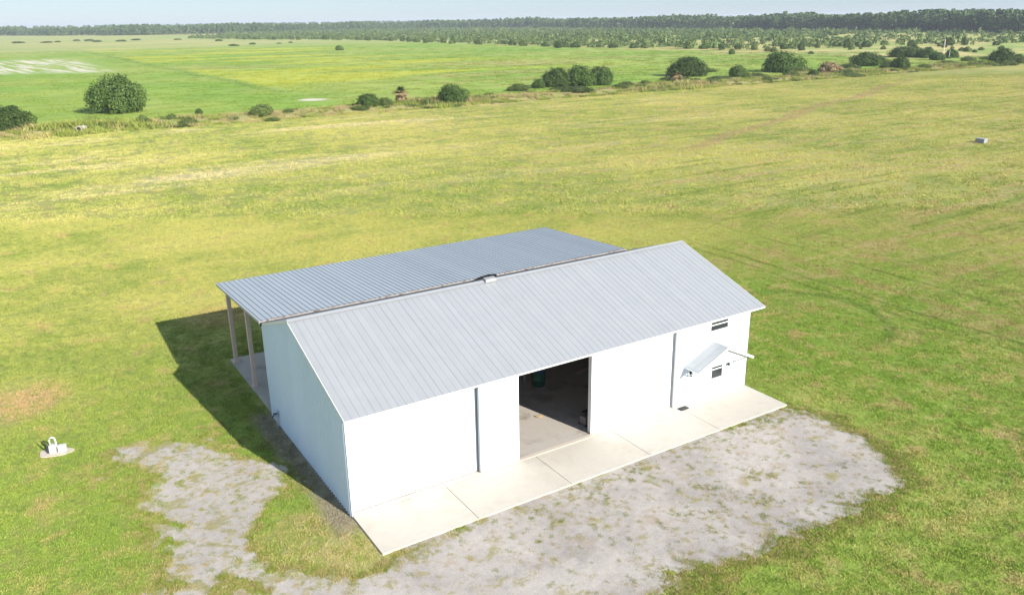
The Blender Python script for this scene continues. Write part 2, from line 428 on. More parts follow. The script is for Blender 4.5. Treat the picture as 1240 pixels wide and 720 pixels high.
def ribbed(width, ribs, rw, rh):
    """profile (u, out) of a ribbed sheet, ribs at the given centres"""
    pr = [(0, 0)]
    for c in ribs:
        pr += [(c-rw, 0), (c-rw*.45, rh), (c+rw*.45, rh), (c+rw, 0)]
    pr += [(width, 0)]
    return pr
def sheet(name, prof, lo, hi, m, parent, place, thick=0.0):
    """lo/hi: functions u -> v; place: (u, out, v) -> xyz"""
    V_, F_ = [], []
    for u, o in prof:
        V_ += [place(u, o, lo(u)), place(u, o, hi(u))]
    for i in range(len(prof)-1): F_.append((2*i, 2*i+2, 2*i+3, 2*i+1))
    me = bpy.data.meshes.new(name); me.from_pydata(V_, [], F_); me.update()
    return me
def gable_top(y): return (HE+SLOPE*y) if y < YR else (HR-SLOPE*(y-YR))
# side walls: lining sheet + ribbed panels
for side, xw, sg in (('side', 0.0, -1), ('side', L, 1)):
    poly = [(0.05, ZS), (DEP-.02, ZS), (DEP-.02, gable_top(DEP)-.06), (YR, HR-.06), (0.05, HE-.06)]
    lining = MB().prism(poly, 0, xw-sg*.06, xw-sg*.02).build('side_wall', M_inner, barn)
    n = 15; pw = DEP/n
    for i in range(n):
        y0 = i*pw
        prof = ribbed(pw, [pw*(k+.5)/3 for k in range(3)], .065, .07)
        if y0 < YR < y0+pw:
            prof = sorted(prof+[(YR-y0, 0)])
        me = sheet('wall_panel', prof, lambda u: .04, lambda u: gable_top(y0+u)-.03, M_wall, None, lambda u, o, v: (xw+sg*(o+.002), y0+u, v))
        link('wall_panel', me, M_wall, lining)
    MB().box(xw-.03 if sg < 0 else xw-.05, xw+.05 if sg < 0 else xw+.03, -.02, .05, .06, HE-.03).build('corner_trim', M_trim, lining)
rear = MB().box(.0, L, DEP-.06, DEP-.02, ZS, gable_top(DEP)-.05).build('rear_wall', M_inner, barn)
prof = ribbed(.93, [.155, .465, .775], .055, .032)
pm = sheet('wall_panel', prof, lambda u: ZS+.02, lambda u: gable_top(DEP)-.08, M_wall, None, lambda u, o, v: (u, DEP+o, v)); pm.materials.append(M_wall)
for i in range(30): link('wall_panel', pm, None, rear, loc=(i*.93, 0, 0))
# front: leaf A, leaf B, opening, leaf C, wall D
def front_piece(name, x0, x1, yf, thick, z0, z1, holes=(), m_edge=M_grey):
    root = None
    xs = sorted({x0, x1, *[h[0] for h in holes], *[h[1] for h in holes]}); zs = sorted({z0, z1, *[h[2] for h in holes], *[h[3] for h in holes]})
    b = MB()
    for a, c in zip(xs, xs[1:]):
        for e, f in zip(zs, zs[1:]):
            if not any(h[0] <= a and c <= h[1] and h[2] <= e and f <= h[3] for h in holes):
                b.box(a, c, yf+.035, yf+thick, e, f)
    root = b.build(name, m_edge, barn)
    n = max(1, round((x1-x0)/.93)); pw = (x1-x0)/n
    for i in range(n):
        u0 = x0+i*pw
        cuts = [(max(h[0]-u0, 0), min(h[1]-u0, pw), h[2], h[3]) for h in holes if h[0] < u0+pw-1e-6 and h[1] > u0+1e-6]
        pr = ribbed(pw, [pw*(k+.5)/3 for k in range(3)], .05, .028)
        def at(u):
            for (ua, oa), (ub, ob) in zip(pr, pr[1:]):
                if ua <= u <= ub: return oa+(ob-oa)*(u-ua)/max(ub-ua, 1e-9)
            return 0
        for c in cuts:
            for u in c[:2]:
                if 0 < u < pw: pr = sorted(pr+[(u, at(u))])
        V_, F_ = [], []
        for (ua, oa), (ub, ob) in zip(pr, pr[1:]):
            if ub-ua < 1e-6: continue
            mid_ = (ua+ub)/2; segs = [(z0+.01, z1-.01)]
            for c in sorted(cuts, key=lambda q: q[2]):
                if c[0] < mid_ < c[1]:
                    last = segs.pop(); segs += [(last[0], c[2]), (c[3], last[1])]
            for s0, s1 in segs:
                k = len(V_); V_ += [(u0+ua, yf+.03-oa, s0), (u0+ub, yf+.03-ob, s0), (u0+ub, yf+.03-ob, s1), (u0+ua, yf+.03-oa, s1)]
                F_.append((k, k+1, k+2, k+3))
        me = bpy.data.meshes.new('wall_panel'); me.from_pydata(V_, [], F_); me.update()
        link('wall_panel', me, M_wall, root)
    return root
ZB, ZT = ZS+.034, HE-.115
front_piece('sliding_door', .05, 7.62, .20, .10, ZB, ZT)
lb = front_piece('sliding_door', 7.42, 9.92, -.10, .09, ZB+.01, ZT)
lc = front_piece('sliding_door', 15.12, 21.75, .12, .09, ZB, ZT)
W1 = (24.34, 25.84, 4.74, 5.32); W2 = (24.66, 25.61, 1.38, 2.26)
wd = front_piece('front_wall', 21.52, L, -.11, .12, .105, ZT, (W1, W2))
MB().box(7.405, 7.419, -.095, .10, ZB+.05, ZT-.03).build('edge_trim', M_grey, lb)
MB().box(15.09, 15.118, .12, .42, ZB+.02, ZT-.02).build('edge_trim', M_trim, lc)
MB().box(21.505, 21.519, -.105, .10, .12, ZT-.03).build('edge_trim', M_trim, wd)
MB().box(21.41, 21.50, .075, .085, .16, ZT-.03).build('gap_shade_strip', M_gap_shade, wd)  # dark strip painting the gap shadow beside the set-forward wall
MB().box(7.33, 7.40, .15, .165, ZB+.05, ZT-.03).build('gap_shade_strip', M_gap_shade, lb)  # gap shadow beside the forward leaf, put in as a dark strip
# header above the opening and the door track
MB().box(.03, L, -.005, .34, HE-.113, HE-.03).build('header', M_trim, barn)
# windows in the front wall
def window(x0, x1, z0, z1, rail, yf=-.11):
    w_ = MB()
    fw = .05
    w_.box(x0-fw, x1+fw, yf-.045, yf+.05, z1, z1+fw).box(x0-fw, x1+fw, yf-.06, yf+.05, z0-fw, z0).box(x0-fw, x0, yf-.045, yf+.05, z0, z1).box(x1, x1+fw, yf-.045, yf+.05, z0, z1)
    r = w_.build('window', M_trim, barn, bevel=.006)
    MB().box(x0, x1, yf-.025, yf+.04, rail-.035, rail+.035).build('rail', M_trim, r)
    MB().box(x0, x1, yf+.012, yf+.022, z0, rail-.035).build('pane', M_glass, r)
    MB().box(x0, x1, yf-.002, yf+.008, rail+.035, z1).build('pane', M_glass, r)
window(*W1, W1[2]+.37); window(*W2, W2[2]+.62)
# entry canopy
can = empty('canopy', (0, 0, 0)); can.parent = barn
AX, AZ, EZ, E0, E1, YF, YBK = 24.68, 4.0, 2.86, 22.25, 27.05, -1.38, -.08
for xa, xb in ((E0, AX), (AX, E1)):
    n = 6
    for i in range(n):
        t0, t1 = i/n, (i+1)/n
        # sheets run down the slope; split along depth
        ya, yb = YF+(YBK-YF)*t0, YF+(YBK-YF)*t1
        za, zb = (EZ, AZ) if xa == E0 else (AZ, EZ)
        d = Vector((xb-xa, 0, zb-za)).normalized(); nrm = Vector((-d.z, 0, d.x))
        V_ = [Vector((xa, ya, za)), Vector((xb, ya, zb)), Vector((xb, yb, zb)), Vector((xa, yb, za))]
        rb = .025
        st_ = [Vector((xa, ya+.05, za)), Vector((xb, ya+.05, zb))]
        me = MB(); k = 0
        me.v = [tuple(v-nrm*.02) for v in V_]+[tuple(v+nrm*.0) for v in V_]; me.f = [(0,1,2,3),(7,6,5,4),(0,4,5,1),(1,5,6,2),(2,6,7,3),(3,7,4,0)]
        me.beam(st_[0]+nrm*.004, st_[1]+nrm*.004, .035, .012, nrm)
        me.build('roof_panel', M_canopy, can)
tz = AZ-.03
tri = [(E0+.25, EZ+.12), (AX, tz-.10), (E1-.25, EZ+.12), (E1-.25, EZ-.02), (E0+.25, EZ-.02)]
MB().prism(tri, 1, YF+.20, YF+.24).build('gable_face', M_trim, can)
for xa, xb, za, zb in ((E0, AX, EZ, AZ), (AX, E1, AZ, EZ)):
    MB().beam((xa, YF-.02, za-.07), (xb, YF-.02, zb-.07), .035, .15, (0, 0, 1)).build('rake_board', M_trim, can)
    MB().beam((xa, YBK-.02, za-.07), (xb, YBK-.02, zb-.07), .035, .13, (0, 0, 1)).build('rake_board', M_trim, can)
for xe in (E0+.02, E1-.02):
    MB().box(xe-.02, xe+.02, YF, YBK, EZ-.13, EZ-.03).build('eave_board', M_trim, can)
for xe in (E0+.35, E1-.35):
    MB().beam((xe, YBK-.05, EZ-.75), (xe, YF+.22, EZ-.06), .07, .07).beam((xe, YBK-.06, EZ-.8), (xe, YBK-.06, EZ-.05), .07, .07, (0, 1, 0)).build('bracket', M_trim, can)
lamp = MB().box(26.0, 26.16, -.20, -.11, 2.15, 2.33).lathe([(.05, -.16), (.10, -.14), (.09, 0)], (26.08, -.24, 2.2), 10).build('wall_lamp', M_dark, barn)
MB().box(22.72, 22.86, -.26, -.11, 2.05, 2.45).build('wall_lamp', M_dark, barn, bevel=.02)
# roofs
OV = 29.2
def roof_slope(name, y0, z0, y1, z1, x0, x1, pw, rib_w, rib_h, m, nribs=1):
    base = MB()
    d = Vector((0, y1-y0, z1-z0)); ln = d.length; d.normalize(); nr = Vector((0, -d.z, d.y))
    if nr.z < 0: nr = -nr
    a, b = Vector((0, y0, z0)), Vector((0, y1, z1))
    base.v = [(x, *(p-nr*o).yz) for x in (x0+.01, x1-.01) for p, o in ((a, .02), (b, .02), (b, .08), (a, .08))]
    base.f = [(0,1,2,3),(7,6,5,4),(0,4,5,1),(1,5,6,2),(2,6,7,3),(3,7,4,0)]
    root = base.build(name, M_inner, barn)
    n = round((x1-x0)/pw); pw = (x1-x0)/n
    V_, F_ = [], []
    if nribs == 1: pr = [(0, .0), (.0, rib_h), (rib_w, rib_h), (rib_w+.004, 0), (pw*.5, .004), (pw, 0)]
    else: pr = ribbed(pw, [pw*(k+.5)/nribs for k in range(nribs)], rib_w, rib_h)
    for u, o in pr:
        V_ += [tuple(a+nr*o+Vector((u, 0, 0))), tuple(b+nr*o+Vector((u, 0, 0)))]
    for i in range(len(pr)-1): F_.append((2*i, 2*i+2, 2*i+3, 2*i+1))
    me = bpy.data.meshes.new('roof_panel'); me.from_pydata(V_, [], F_); me.update(); me.materials.append(m)
    for i in range(n):
        o = link('roof_panel', me, None, root, loc=(x0+i*pw, 0, random.uniform(-.003, .003)))
    return root
YE = -.15; ZE = HE+SLOPE*YE
rf = roof_slope('roof', YE, ZE, YR, HR, -.06, OV, .41, .03, .013, M_roof)
rr = roof_slope('roof', DEP+.02, gable_top(DEP+.02), YR, HR, -.06, OV, .41, .03, .013, M_roof)
cap = MB()
cap.v = [(x, y, z) for x in (-.08, OV+.02) for y, z in ((YR-.22, HR-.22*SLOPE+.055), (YR, HR+.075), (YR+.22, HR-.22*SLOPE+.055))]
cap.f = [(0, 1, 4, 3), (1, 2, 5, 4)]
cp = cap.build('ridge_cap', M_roof, rf)
MB().box(-.05, OV, YE-.025, YE+.0, ZE-.09, ZE-.0).build('fascia', M_trim, rf)
for xx in (-.085, OV):
    MB().beam((xx+.012, YE, ZE-.06), (xx+.012, YR, HR-.06), .025, .16).build('rake_trim', M_trim, rf)
    MB().beam((xx+.012, DEP, gable_top(DEP)-.06), (xx+.012, YR+.003, HR-.06), .025, .16).build('rake_trim', M_trim, rr)
# ridge vent with lifted flashing
vent = MB().prism([(YR-.30, HR-.02), (YR-.30, HR+.17), (YR+.05, HR+.21), (YR+.05, HR-.02)], 0, 12.45, 13.2).build('ridge_vent', M_roof, rf)
vs_ = MB(); vs_.v = [(11.75, YR+.12, HR+.06), (12.2, YR+.08, HR+.30), (12.9, YR+.10, HR+.36), (13.5, YR+.12, HR+.26), (13.7, YR+.5, HR-.05), (12.9, YR+.55, HR-.02), (11.7, YR+.5, HR-.05)]
vs_.f = [(0, 1, 6), (1, 2, 5, 6), (2, 3, 4, 5)]
vs_.build('hood', M_dark, vent)
# lean-to
LY0, LZ0, LY1, LZ1, LX0, LX1 = DEP-.35, gable_top(DEP-.35)+.16, 24.12, 6.02, -.22, 28.35
lt = roof_slope('lean_to_roof', LY1, LZ1, LY0, LZ0, LX0, LX1, 1.05, .055, .055, M_lean, 3)
MB().box(LX0+.03, LX1-.03, LY0+.02, LY0+.06, LZ0-.32, LZ0-.09).build('edge_closure', M_dark, lt)
rb_ = random.Random(5)
rust = MB()
for i in range(95):
    xx = rb_.uniform(.2, 28.2)
    if rb_.random() < .45 and not (1 < xx < 2.4 or 14 < xx < 26): continue
    a = rb_.uniform(.06, .26); zz = LZ0+rb_.uniform(-.02, .03); yy = LY0-rb_.uniform(-.02, .12)
    rust.beam((xx, yy, zz), (xx+a, yy+rb_.uniform(-.1, .1), zz+rb_.uniform(-.02, .07)), rb_.uniform(.04, .11), .012)
ro = rust.build('rusted_flashing_bits', M_rust, lt); ro['kind'] = 'stuff'
for xx in (LX0-.005, LX1+.005):
    MB().beam((xx, LY0, LZ0-.08), (xx, LY1, LZ1-.08), .025, .15).build('rake_trim', M_grey, lt)
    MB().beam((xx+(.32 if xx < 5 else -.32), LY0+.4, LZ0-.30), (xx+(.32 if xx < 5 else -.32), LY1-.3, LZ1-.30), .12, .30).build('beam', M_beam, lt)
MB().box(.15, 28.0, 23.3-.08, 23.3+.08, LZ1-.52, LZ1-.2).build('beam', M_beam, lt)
for px_, py_ in [(.32, 18.35)]+[(.32+i*5.55, 23.32) for i in range(6)]+[(28.0, 18.35)]:
    pz = LZ0+(LZ1-LZ0)*(py_-LY0)/(LY1-LY0)-.40
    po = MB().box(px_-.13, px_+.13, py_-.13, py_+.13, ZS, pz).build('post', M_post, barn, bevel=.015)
    MB().box(px_-.19, px_+.19, py_-.19, py_+.19, ZS, ZS+.05).build('base_plate', M_post, po)

# ------------------------------------------------------------------ things in and by the barn
M_green = simple('green_plastic', (.012, .115, .060), .45, 0, .12, 4)
M_blue = simple('blue_plastic', (.02, .07, .19), .4, 0, .15, 4)
M_black = simple('black_rubber', (.02, .02, .021), .6, 0, .3, 5)
M_white = simple('white_pvc', (.60, .60, .57), .4, 0, .06, 4)
bar = empty('trash_barrel', (16.4, 7.6, ZS), 0, 'round green barrel with a blue lid inside the open bay', 'barrel')
MB().lathe([(.40, 0), (.43, .05), (.44, .45), (.47, .48), (.47, .53), (.45, .56), (.47, .95), (.49, .98), (.49, 1.03), (.46, 1.05)]).build('body', M_green, bar, True)
MB().lathe([(.50, 1.05), (.52, 1.07), (.52, 1.14), (.44, 1.22), (.20, 1.28), (.02, 1.29)]).build('lid', M_blue, bar, True)
MB().tube([(-.1, 0, 1.28), (-.08, 0, 1.34), (.08, 0, 1.34), (.1, 0, 1.28)], .02).build('handle', M_blue, bar)
gen = empty('engine_unit', (15.75, 1.35, ZS), R(8), 'dark engine unit on a skid just inside the bay', 'engine')
MB().beam((-.45, -.28, .05), (.45, -.28, .05), .06, .08).beam((-.45, .28, .05), (.45, .28, .05), .06, .08).build('skid', M_black, gen)
MB().box(-.40, .10, -.26, .26, .10, .62).build('cabinet', simple('pinkish_grey_paint', (.20, .165, .16), .6, 0, .25, 3), gen, bevel=.03)
MB().lathe([(.17, 0), (.20, .05), (.20, .32), (.12, .38)], (.28, 0, .1), 14).build('flywheel_housing', M_black, gen, True)
MB().box(-.34, .34, -.20, .20, .63, .86).build('fuel_tank', M_black, gen, bevel=.06)
MB().tube([(.3, .1, .4), (.42, .14, .6), (.42, .14, 1.0)], .035).build('exhaust', M_black, gen)
mo = MB()
mo.v = [(0, 0, .0), (.34, -.06, .02), (.44, .2, .05), (.2, .34, .01), (-.1, .24, .08), (.18, .12, .11)]; mo.f = [(0, 1, 5), (1, 2, 5), (2, 3, 5), (3, 4, 5), (4, 0, 5), (4, 3, 2, 1, 0)]
ob = mo.build('crumpled_rag', simple('tan_cloth', (.36, .25, .13), .9, 0, .25, 6), None); ob.location = (13.7, 3.6, ZS+.004)
tag(ob, 'crumpled tan rag on the sunlit barn floor', 'rag')
st_ = MB().box(-.05, .05, -.05, .05, 0, 2.4).box(-.12, .12, -.12, .12, 0, .02).build('steel_prop', M_grey, None); st_.location = (15.9, 8.6, ZS)
tag(st_, 'thin grey steel prop standing behind the green barrel', 'prop')
for k, (a, b_, zz) in enumerate((((20.0, 6.4), (23.6, 7.4), .06), ((20.2, 6.9), (24.0, 7.7), .06), ((19.6, 7.6), (23.4, 8.6), .06))):
    c_ = Vector(((a[0]+b_[0])/2, (a[1]+b_[1])/2, 0))
    o = MB().beam((a[0]-c_.x, a[1]-c_.y, 0), (b_[0]-c_.x, b_[1]-c_.y, 0), .22, .05).build('plank', M_post, None); o.location = (c_.x, c_.y, ZS+.03)
    tag(o, 'loose timber plank lying on the dark barn floor', 'plank', 'planks on the barn floor')
mt = empty('rubber_mat', (22.05, -.42, .10), R(0), 'small black rubber mat on the apron by the front wall', 'mat')
MB().box(-.34, .34, -.18, .18, 0, .05).build('pad', M_black, mt, bevel=.02)
MB().box(-.30, .30, -.14, .14, .05, .062).build('tread', M_dark, mt)
# standpipe on the shaded wall
sp = empty('standpipe', (-.22, 11.55, 0), 0, 'white standpipe with blue valve against the shaded wall', 'standpipe')
MB().tube([(0, 0, 0), (0, 0, .85), (-.02, 0, .90), (-.16, 0, .92)], .055).build('pipe', M_white, sp, True)
MB().tube([(-.10, 0, .92), (-.22, 0, .92), (-.26, 0, .84)], .05).build('valve', simple('brass_dark', (.05, .05, .055), .4, .3), sp, True)
MB().lathe([(.03, 0), (.13, .01), (.13, .045), (.03, .06)], (-.08, 0, 1.0), 12).build('hand_wheel', M_blue, sp)
MB().box(-.12, .10, .04, .26, .72, 1.12).build('meter_box', M_white, sp, bevel=.015)
# well head by the lawn
wl = empty('well_head', (-11.95, 15.8, 0), R(-20), 'white well head with pipe loop on a sandy pad', 'well')
wl.scale = (.88, .88, .88)
pad = MB(); prf = []
for k in range(22):
    t = 2*math.pi*k/22; prf.append(((1.05+.16*math.sin(3*t+1))*math.cos(t)-.15, (.66+.10*math.cos(2*t))*math.sin(t)))
pad.prism(prf, 2, -.05, .07).build('pad', simple('pale_sand', (.58, .49, .42), .95, 0, .15, 3), wl, bevel=.03)
MB().box(-.42, -.02, -.2, .2, .07, .62).build('casing', M_white, wl, bevel=.03)
MB().box(.10, .58, -.18, .18, .07, .55).build('pump_box', M_white, wl, bevel=.04)
MB().tube([(-.34, 0, .6), (-.34, 0, 1.0), (-.29, 0, 1.12), (-.16, 0, 1.15), (-.04, 0, 1.10), (.0, 0, .98), (.02, 0, .5), (.12, 0, .42)], .06, 10).build('pipe_loop', M_white, wl, True)
MB().tube([(-.55, -.05, .0), (-.58, -.05, .75)], .05).tube([(-.66, .12, 0), (-.74, .14, .95)], .03).build('stake', M_dark, wl)
# grey box far out in the field
ub = empty('concrete_trough', tuple(ground_at(1188, 173)), R(0), 'low grey box standing alone out in the mown field', 'trough')
MB().box(-.62, .62, -.85, .85, 0, .80).build('body', simple('grey_concrete', (.30, .30, .30), .8, 0, .12, 2), ub, bevel=.03)
MB().box(-.66, .66, -.89, .89, .80, .86).build('lid', simple('pale_concrete', (.40, .40, .39), .8, 0, .1, 2), ub, bevel=.02)
for yy in (-.5, .5): MB().tube([(-.12, yy, .86), (-.12, yy, .92), (.12, yy, .92), (.12, yy, .86)], .02).build('handle', M_dark, ub)

# ------------------------------------------------------------------ plants
def rand_dirs(r, n):
    d = r.normal(size=(n, 3)); return d/np.linalg.norm(d, axis=1, keepdims=True)
def leaf_quads(r, C, N, size, asp=.6):
    """quads centred C, facing N (jittered)"""
    n = len(C); N = N+r.normal(size=(n, 3))*.55; N /= np.linalg.norm(N, axis=1, keepdims=True)
    A = np.cross(N, rand_dirs(r, n)); A /= np.linalg.norm(A, axis=1, keepdims=True)+1e-9; B = np.cross(N, A)
    sz = size*r.uniform(.6, 1.35, n)[:, None]
    A = A*sz*.5; B = B*sz*.5*asp
    V_ = np.stack([C-A, C-B*1.0, C+A, C+B], 1).reshape(-1, 3)
    F_ = np.arange(4*n).reshape(n, 4)
    return V_, F_
def crown(r, n_leaf, lobes, size, bottom=.02):
    """unit crown: x,y in -1..1, z 0..1; lobes = list of (cx,cy,cz,rx,ry,rz)"""
    Cs, Ns = [], []
    vol = np.array([l[3]*l[4]+l[3]*l[5] for l in lobes]); vol /= vol.sum()
    for l, f in zip(lobes, vol):
        n = int(n_leaf*f)
        d = rand_dirs(r, n); d[:, 2] = np.where(d[:, 2] < -.8, -d[:, 2], d[:, 2])
        lump = 1+.16*np.sin(d[:, 0]*7+l[0]*9+1)*np.sin(d[:, 1]*6+l[1]*5)+.10*np.sin(d[:, 2]*11+d[:, 0]*9)
        rad = (r.uniform(.55, 1.0, n)**.5)*lump
        Cs.append(np.array(l[:3])+d*rad[:, None]*np.array(l[3:])); Ns.append(d+np.array([0, 0, .35]))
    C = np.concatenate(Cs); N = np.concatenate(Ns)
    k = C[:, 2] > bottom; C, N = C[k], N[k]
    V_, F_ = leaf_quads(r, C, N, size)
    return V_, F_, r.uniform(0, 1, len(F_))
def lobe_set(r, n, flat=1.0):
    ls = [(0, 0, .34, .80, .78, .60*flat)]
    for i in range(n):
        t = 2*math.pi*i/n+r.uniform(-.4, .4); q = r.uniform(.45, .66)
        ls.append((q*math.cos(t), q*math.sin(t), r.uniform(.18, .40)*flat, r.uniform(.28, .42), r.uniform(.28, .42), r.uniform(.28, .40)*flat))
    for i in range(max(2, n//3)):
        t = r.uniform(0, 6.28); q = r.uniform(.1, .38)
        ls.append((q*math.cos(t), q*math.sin(t), r.uniform(.60, .74)*flat, r.uniform(.26, .38), r.uniform(.26, .38), r.uniform(.20, .27)*flat))
    return ls
def trunk_mesh(r, h, rad, nb=5):
    b = MB(); b.tube([(0, 0, -.02), (r.uniform(-.02, .02), 0, h*.35), (r.uniform(-.05, .05), r.uniform(-.05, .05), h)], [rad, rad*.75, rad*.4], 7)
    for i in range(nb):
        t = 2*math.pi*i/nb+r.uniform(-.3, .3); z0 = h*r.uniform(.3, .7)
        b.tube([(0, 0, z0), (.25*math.cos(t), .25*math.sin(t), z0+h*.25), (.5*math.cos(t), .5*math.sin(t), z0+h*.5)], [rad*.5, rad*.3, rad*.12], 5)
    return b.mesh('trunk')
CROWN, TRUNK = {}, {}
for key, nl, nlob, sz, flat, m_ in (('oak0', 15000, 11, .060, 1, M_leaf), ('oak1', 14000, 9, .060, 1, M_leaf), ('oak2', 12000, 10, .065, 1, M_leaf), ('bush0', 6000, 7, .09, .95, M_leaf), ('bush1', 5000, 6, .09, .9, M_leaf2), ('bush2', 5000, 8, .09, .95, M_leaf2), ('small0', 1200, 4, .17, .9, M_leaf), ('small1', 1200, 4, .17, .9, M_leaf2), ('dry0', 1600, 5, .15, .95, M_dry)):
    r = np.random.default_rng(abs(hash(key)) % 1000 if False else sum(map(ord, key))*7)
    V_, F_, tone = crown(r, nl, lobe_set(r, nlob, flat), sz)
    me = np_mesh('crown', V_, F_, {'tone': tone}); me.materials.append(m_); CROWN[key] = me
    tm = trunk_mesh(r, .55, .045); tm.materials.append(M_bark); TRUNK[key] = tm
def plant(name, key, px, py, wpx, hpx, label, cat, group=None, dy=0.0, depth=1.0):
    P = ground_at(px, py); P = P+np.array([0, dy, 0]); dist = np.linalg.norm(P-CAM)
    wm, hm = wpx*dist/FPX, hpx*dist/FPX
    z = float(ditch(P[1]))
    o = empty(name, (P[0], P[1], z-.1), random.uniform(0, 6.28), label, cat, group)
    for nm, me in (('crown', CROWN[key]), ('trunk', TRUNK[key])):
        c_ = bpy.data.objects.new(nm, me); COL.objects.link(c_); c_.parent = o; c_.scale = (wm/2, wm/2*depth, hm*1.02)
    return o
T = [('oak_tree', 'oak0', 143, 136, 62, 40, 'big round dark green oak alone in the pasture', 'tree'),
 ('leafy_tree', 'oak1', 12, 160, 52, 26, 'wide low tree at the ditch beside the culvert', 'tree'),
 ('leafy_bush', 'bush0', 446, 131, 34, 15, 'spreading bright green bush beside the brown palm', 'bush'),
 ('leafy_bush', 'bush1', 466, 130, 22, 10, 'low bush squeezed between the spreading bush and the brown palm', 'bush'),
 ('leafy_tree', 'oak2', 548, 125, 42, 22, 'rounded compact tree right of the brown palm', 'tree'),
 ('leafy_tree', 'oak1', 674, 105, 44, 22, 'dark tree at the near end of the dense thicket', 'tree'),
 ('leafy_tree', 'oak0', 702, 104, 46, 24, 'tallest tree in the middle of the dense thicket', 'tree'),
 ('leafy_tree', 'oak2', 727, 103, 34, 22, 'tree at the far end of the dense thicket', 'tree'),
 ('leafy_bush', 'bush0', 652, 107, 20, 12, 'dark bush at the foot of the dense thicket', 'bush'),
 ('leafy_bush', 'bush2', 628, 110, 30, 9, 'flat olive bush standing just off the dense thicket', 'bush'),
 ('oak_tree', 'oak1', 832, 92, 54, 22, 'broad domed tree behind the dry palm clump', 'tree'),
 ('leafy_bush', 'bush0', 893, 93, 24, 14, 'small dark bush between the two broad domed trees', 'bush'),
 ('leafy_bush', 'bush1', 905, 97, 14, 8, 'little olive bush beside the small dark bush', 'bush'),
 ('oak_tree', 'oak2', 947, 87, 52, 23, 'dark domed tree next to the bright green paddock', 'tree'),
 ('brown_bush', 'dry0', 1004, 90, 32, 13, 'brownish bush in front of the bright green paddock', 'bush'),
 ('leafy_bush', 'bush2', 1026, 91, 30, 8, 'low olive bush trailing off the brownish bush', 'bush'),
 ('leafy_bush', 'bush0', 985, 93, 14, 7, 'small dark bush just before the brownish bush', 'bush'),
 ('leafy_tree', 'oak0', 1050, 80, 38, 15, 'green domed tree at the end of the bright green paddock', 'tree'),
 ('leafy_bush', 'bush0', 1089, 85, 24, 13, 'pointed dark bush on the ditch line near the utility pole', 'bush'),
 ('leafy_bush', 'bush2', 1076, 83, 20, 8, 'paler bush leaning on the pointed dark bush', 'bush'),
 ('leafy_tree', 'oak2', 1098, 69, 44, 11, 'long flat topped tree clump left of the utility pole', 'tree'),
 ('leafy_tree', 'oak1', 1122, 70, 24, 10, 'tree joined to the long clump left of the utility pole', 'tree'),
 ('leafy_bush', 'bush0', 1135, 73, 20, 9, 'dark bush right at the foot of the utility pole', 'bush'),
 ('leafy_bush', 'bush0', 1152, 70, 16, 9, 'round bush behind the white marker post', 'bush'),
 ('leafy_tree', 'oak1', 1212, 77, 30, 15, 'dark domed tree past the utility pole on the ditch line', 'tree'),
 ('leafy_bush', 'bush1', 1232, 76, 20, 10, 'olive bush beyond the last domed tree on the ditch line', 'bush'),
 ('leafy_bush', 'small0', 411, 61, 11, 6, 'lone dark bush far out in the green pasture', 'bush'),
 ('leafy_bush', 'bush1', 318, 141, 34, 13, 'bushy olive shrub on the ditch bank near the sand patch', 'bush'),
 ('leafy_bush', 'bush2', 228, 150, 24, 13, 'bright shrub on the ditch bank right of the big oak', 'bush'),
 ('leafy_bush', 'small0', 241, 139, 10, 8, 'small round shrub behind the bright ditch bank shrub', 'bush'),
 ('leafy_bush', 'bush0', 886, 66, 9, 7, 'small dark bush at the pasture edge by the scrub', 'bush')]
for t in T: plant(*t)
for px, py, ww, hh in ((748, 108, 16, 6), (765, 105, 20, 8), (782, 104, 22, 8), (800, 103, 18, 9), (845, 100, 22, 8), (600, 118, 14, 6), (575, 121, 12, 6), (700, 112, 40, 8), (670, 112, 24, 7), (1160, 80, 18, 6), (1188, 79, 16, 6), (1115, 83, 20, 6), (1060, 88, 20, 6), (965, 94, 18, 6), (930, 97, 16, 6), (870, 100, 14, 5), (405, 136, 12, 5), (380, 138, 14, 6), (350, 140, 14, 5), (180, 150, 12, 8), (207, 146, 10, 8), (272, 145, 16, 6), (60, 158, 18, 7), (130, 154, 12, 5), (515, 127, 12, 6), (1200, 70, 14, 5), (1175, 72, 12, 5), (855, 86, 30, 6), (760, 110, 30, 7), (815, 98, 30, 7), (868, 96, 26, 7), (915, 92, 24, 7), (975, 88, 24, 8), (1020, 84, 24, 8), (1075, 78, 20, 7), (1035, 92, 26, 6), (1140, 78, 30, 6), (1172, 80, 30, 6), (1225, 80, 24, 6), (640, 116, 26, 6), (330, 146, 20, 5), (430, 134, 22, 5)):
    plant('ditch_shrub', random.choice(['bush1', 'bush2', 'bush2', 'small1']), px+random.uniform(-9, 9), py+random.uniform(-1.5, 2), ww*random.uniform(.8, 1.5), hh*random.uniform(.7, 1.0), 'small low shrub in the weedy ditch strip', 'shrub', 'small shrubs along the ditch strip')
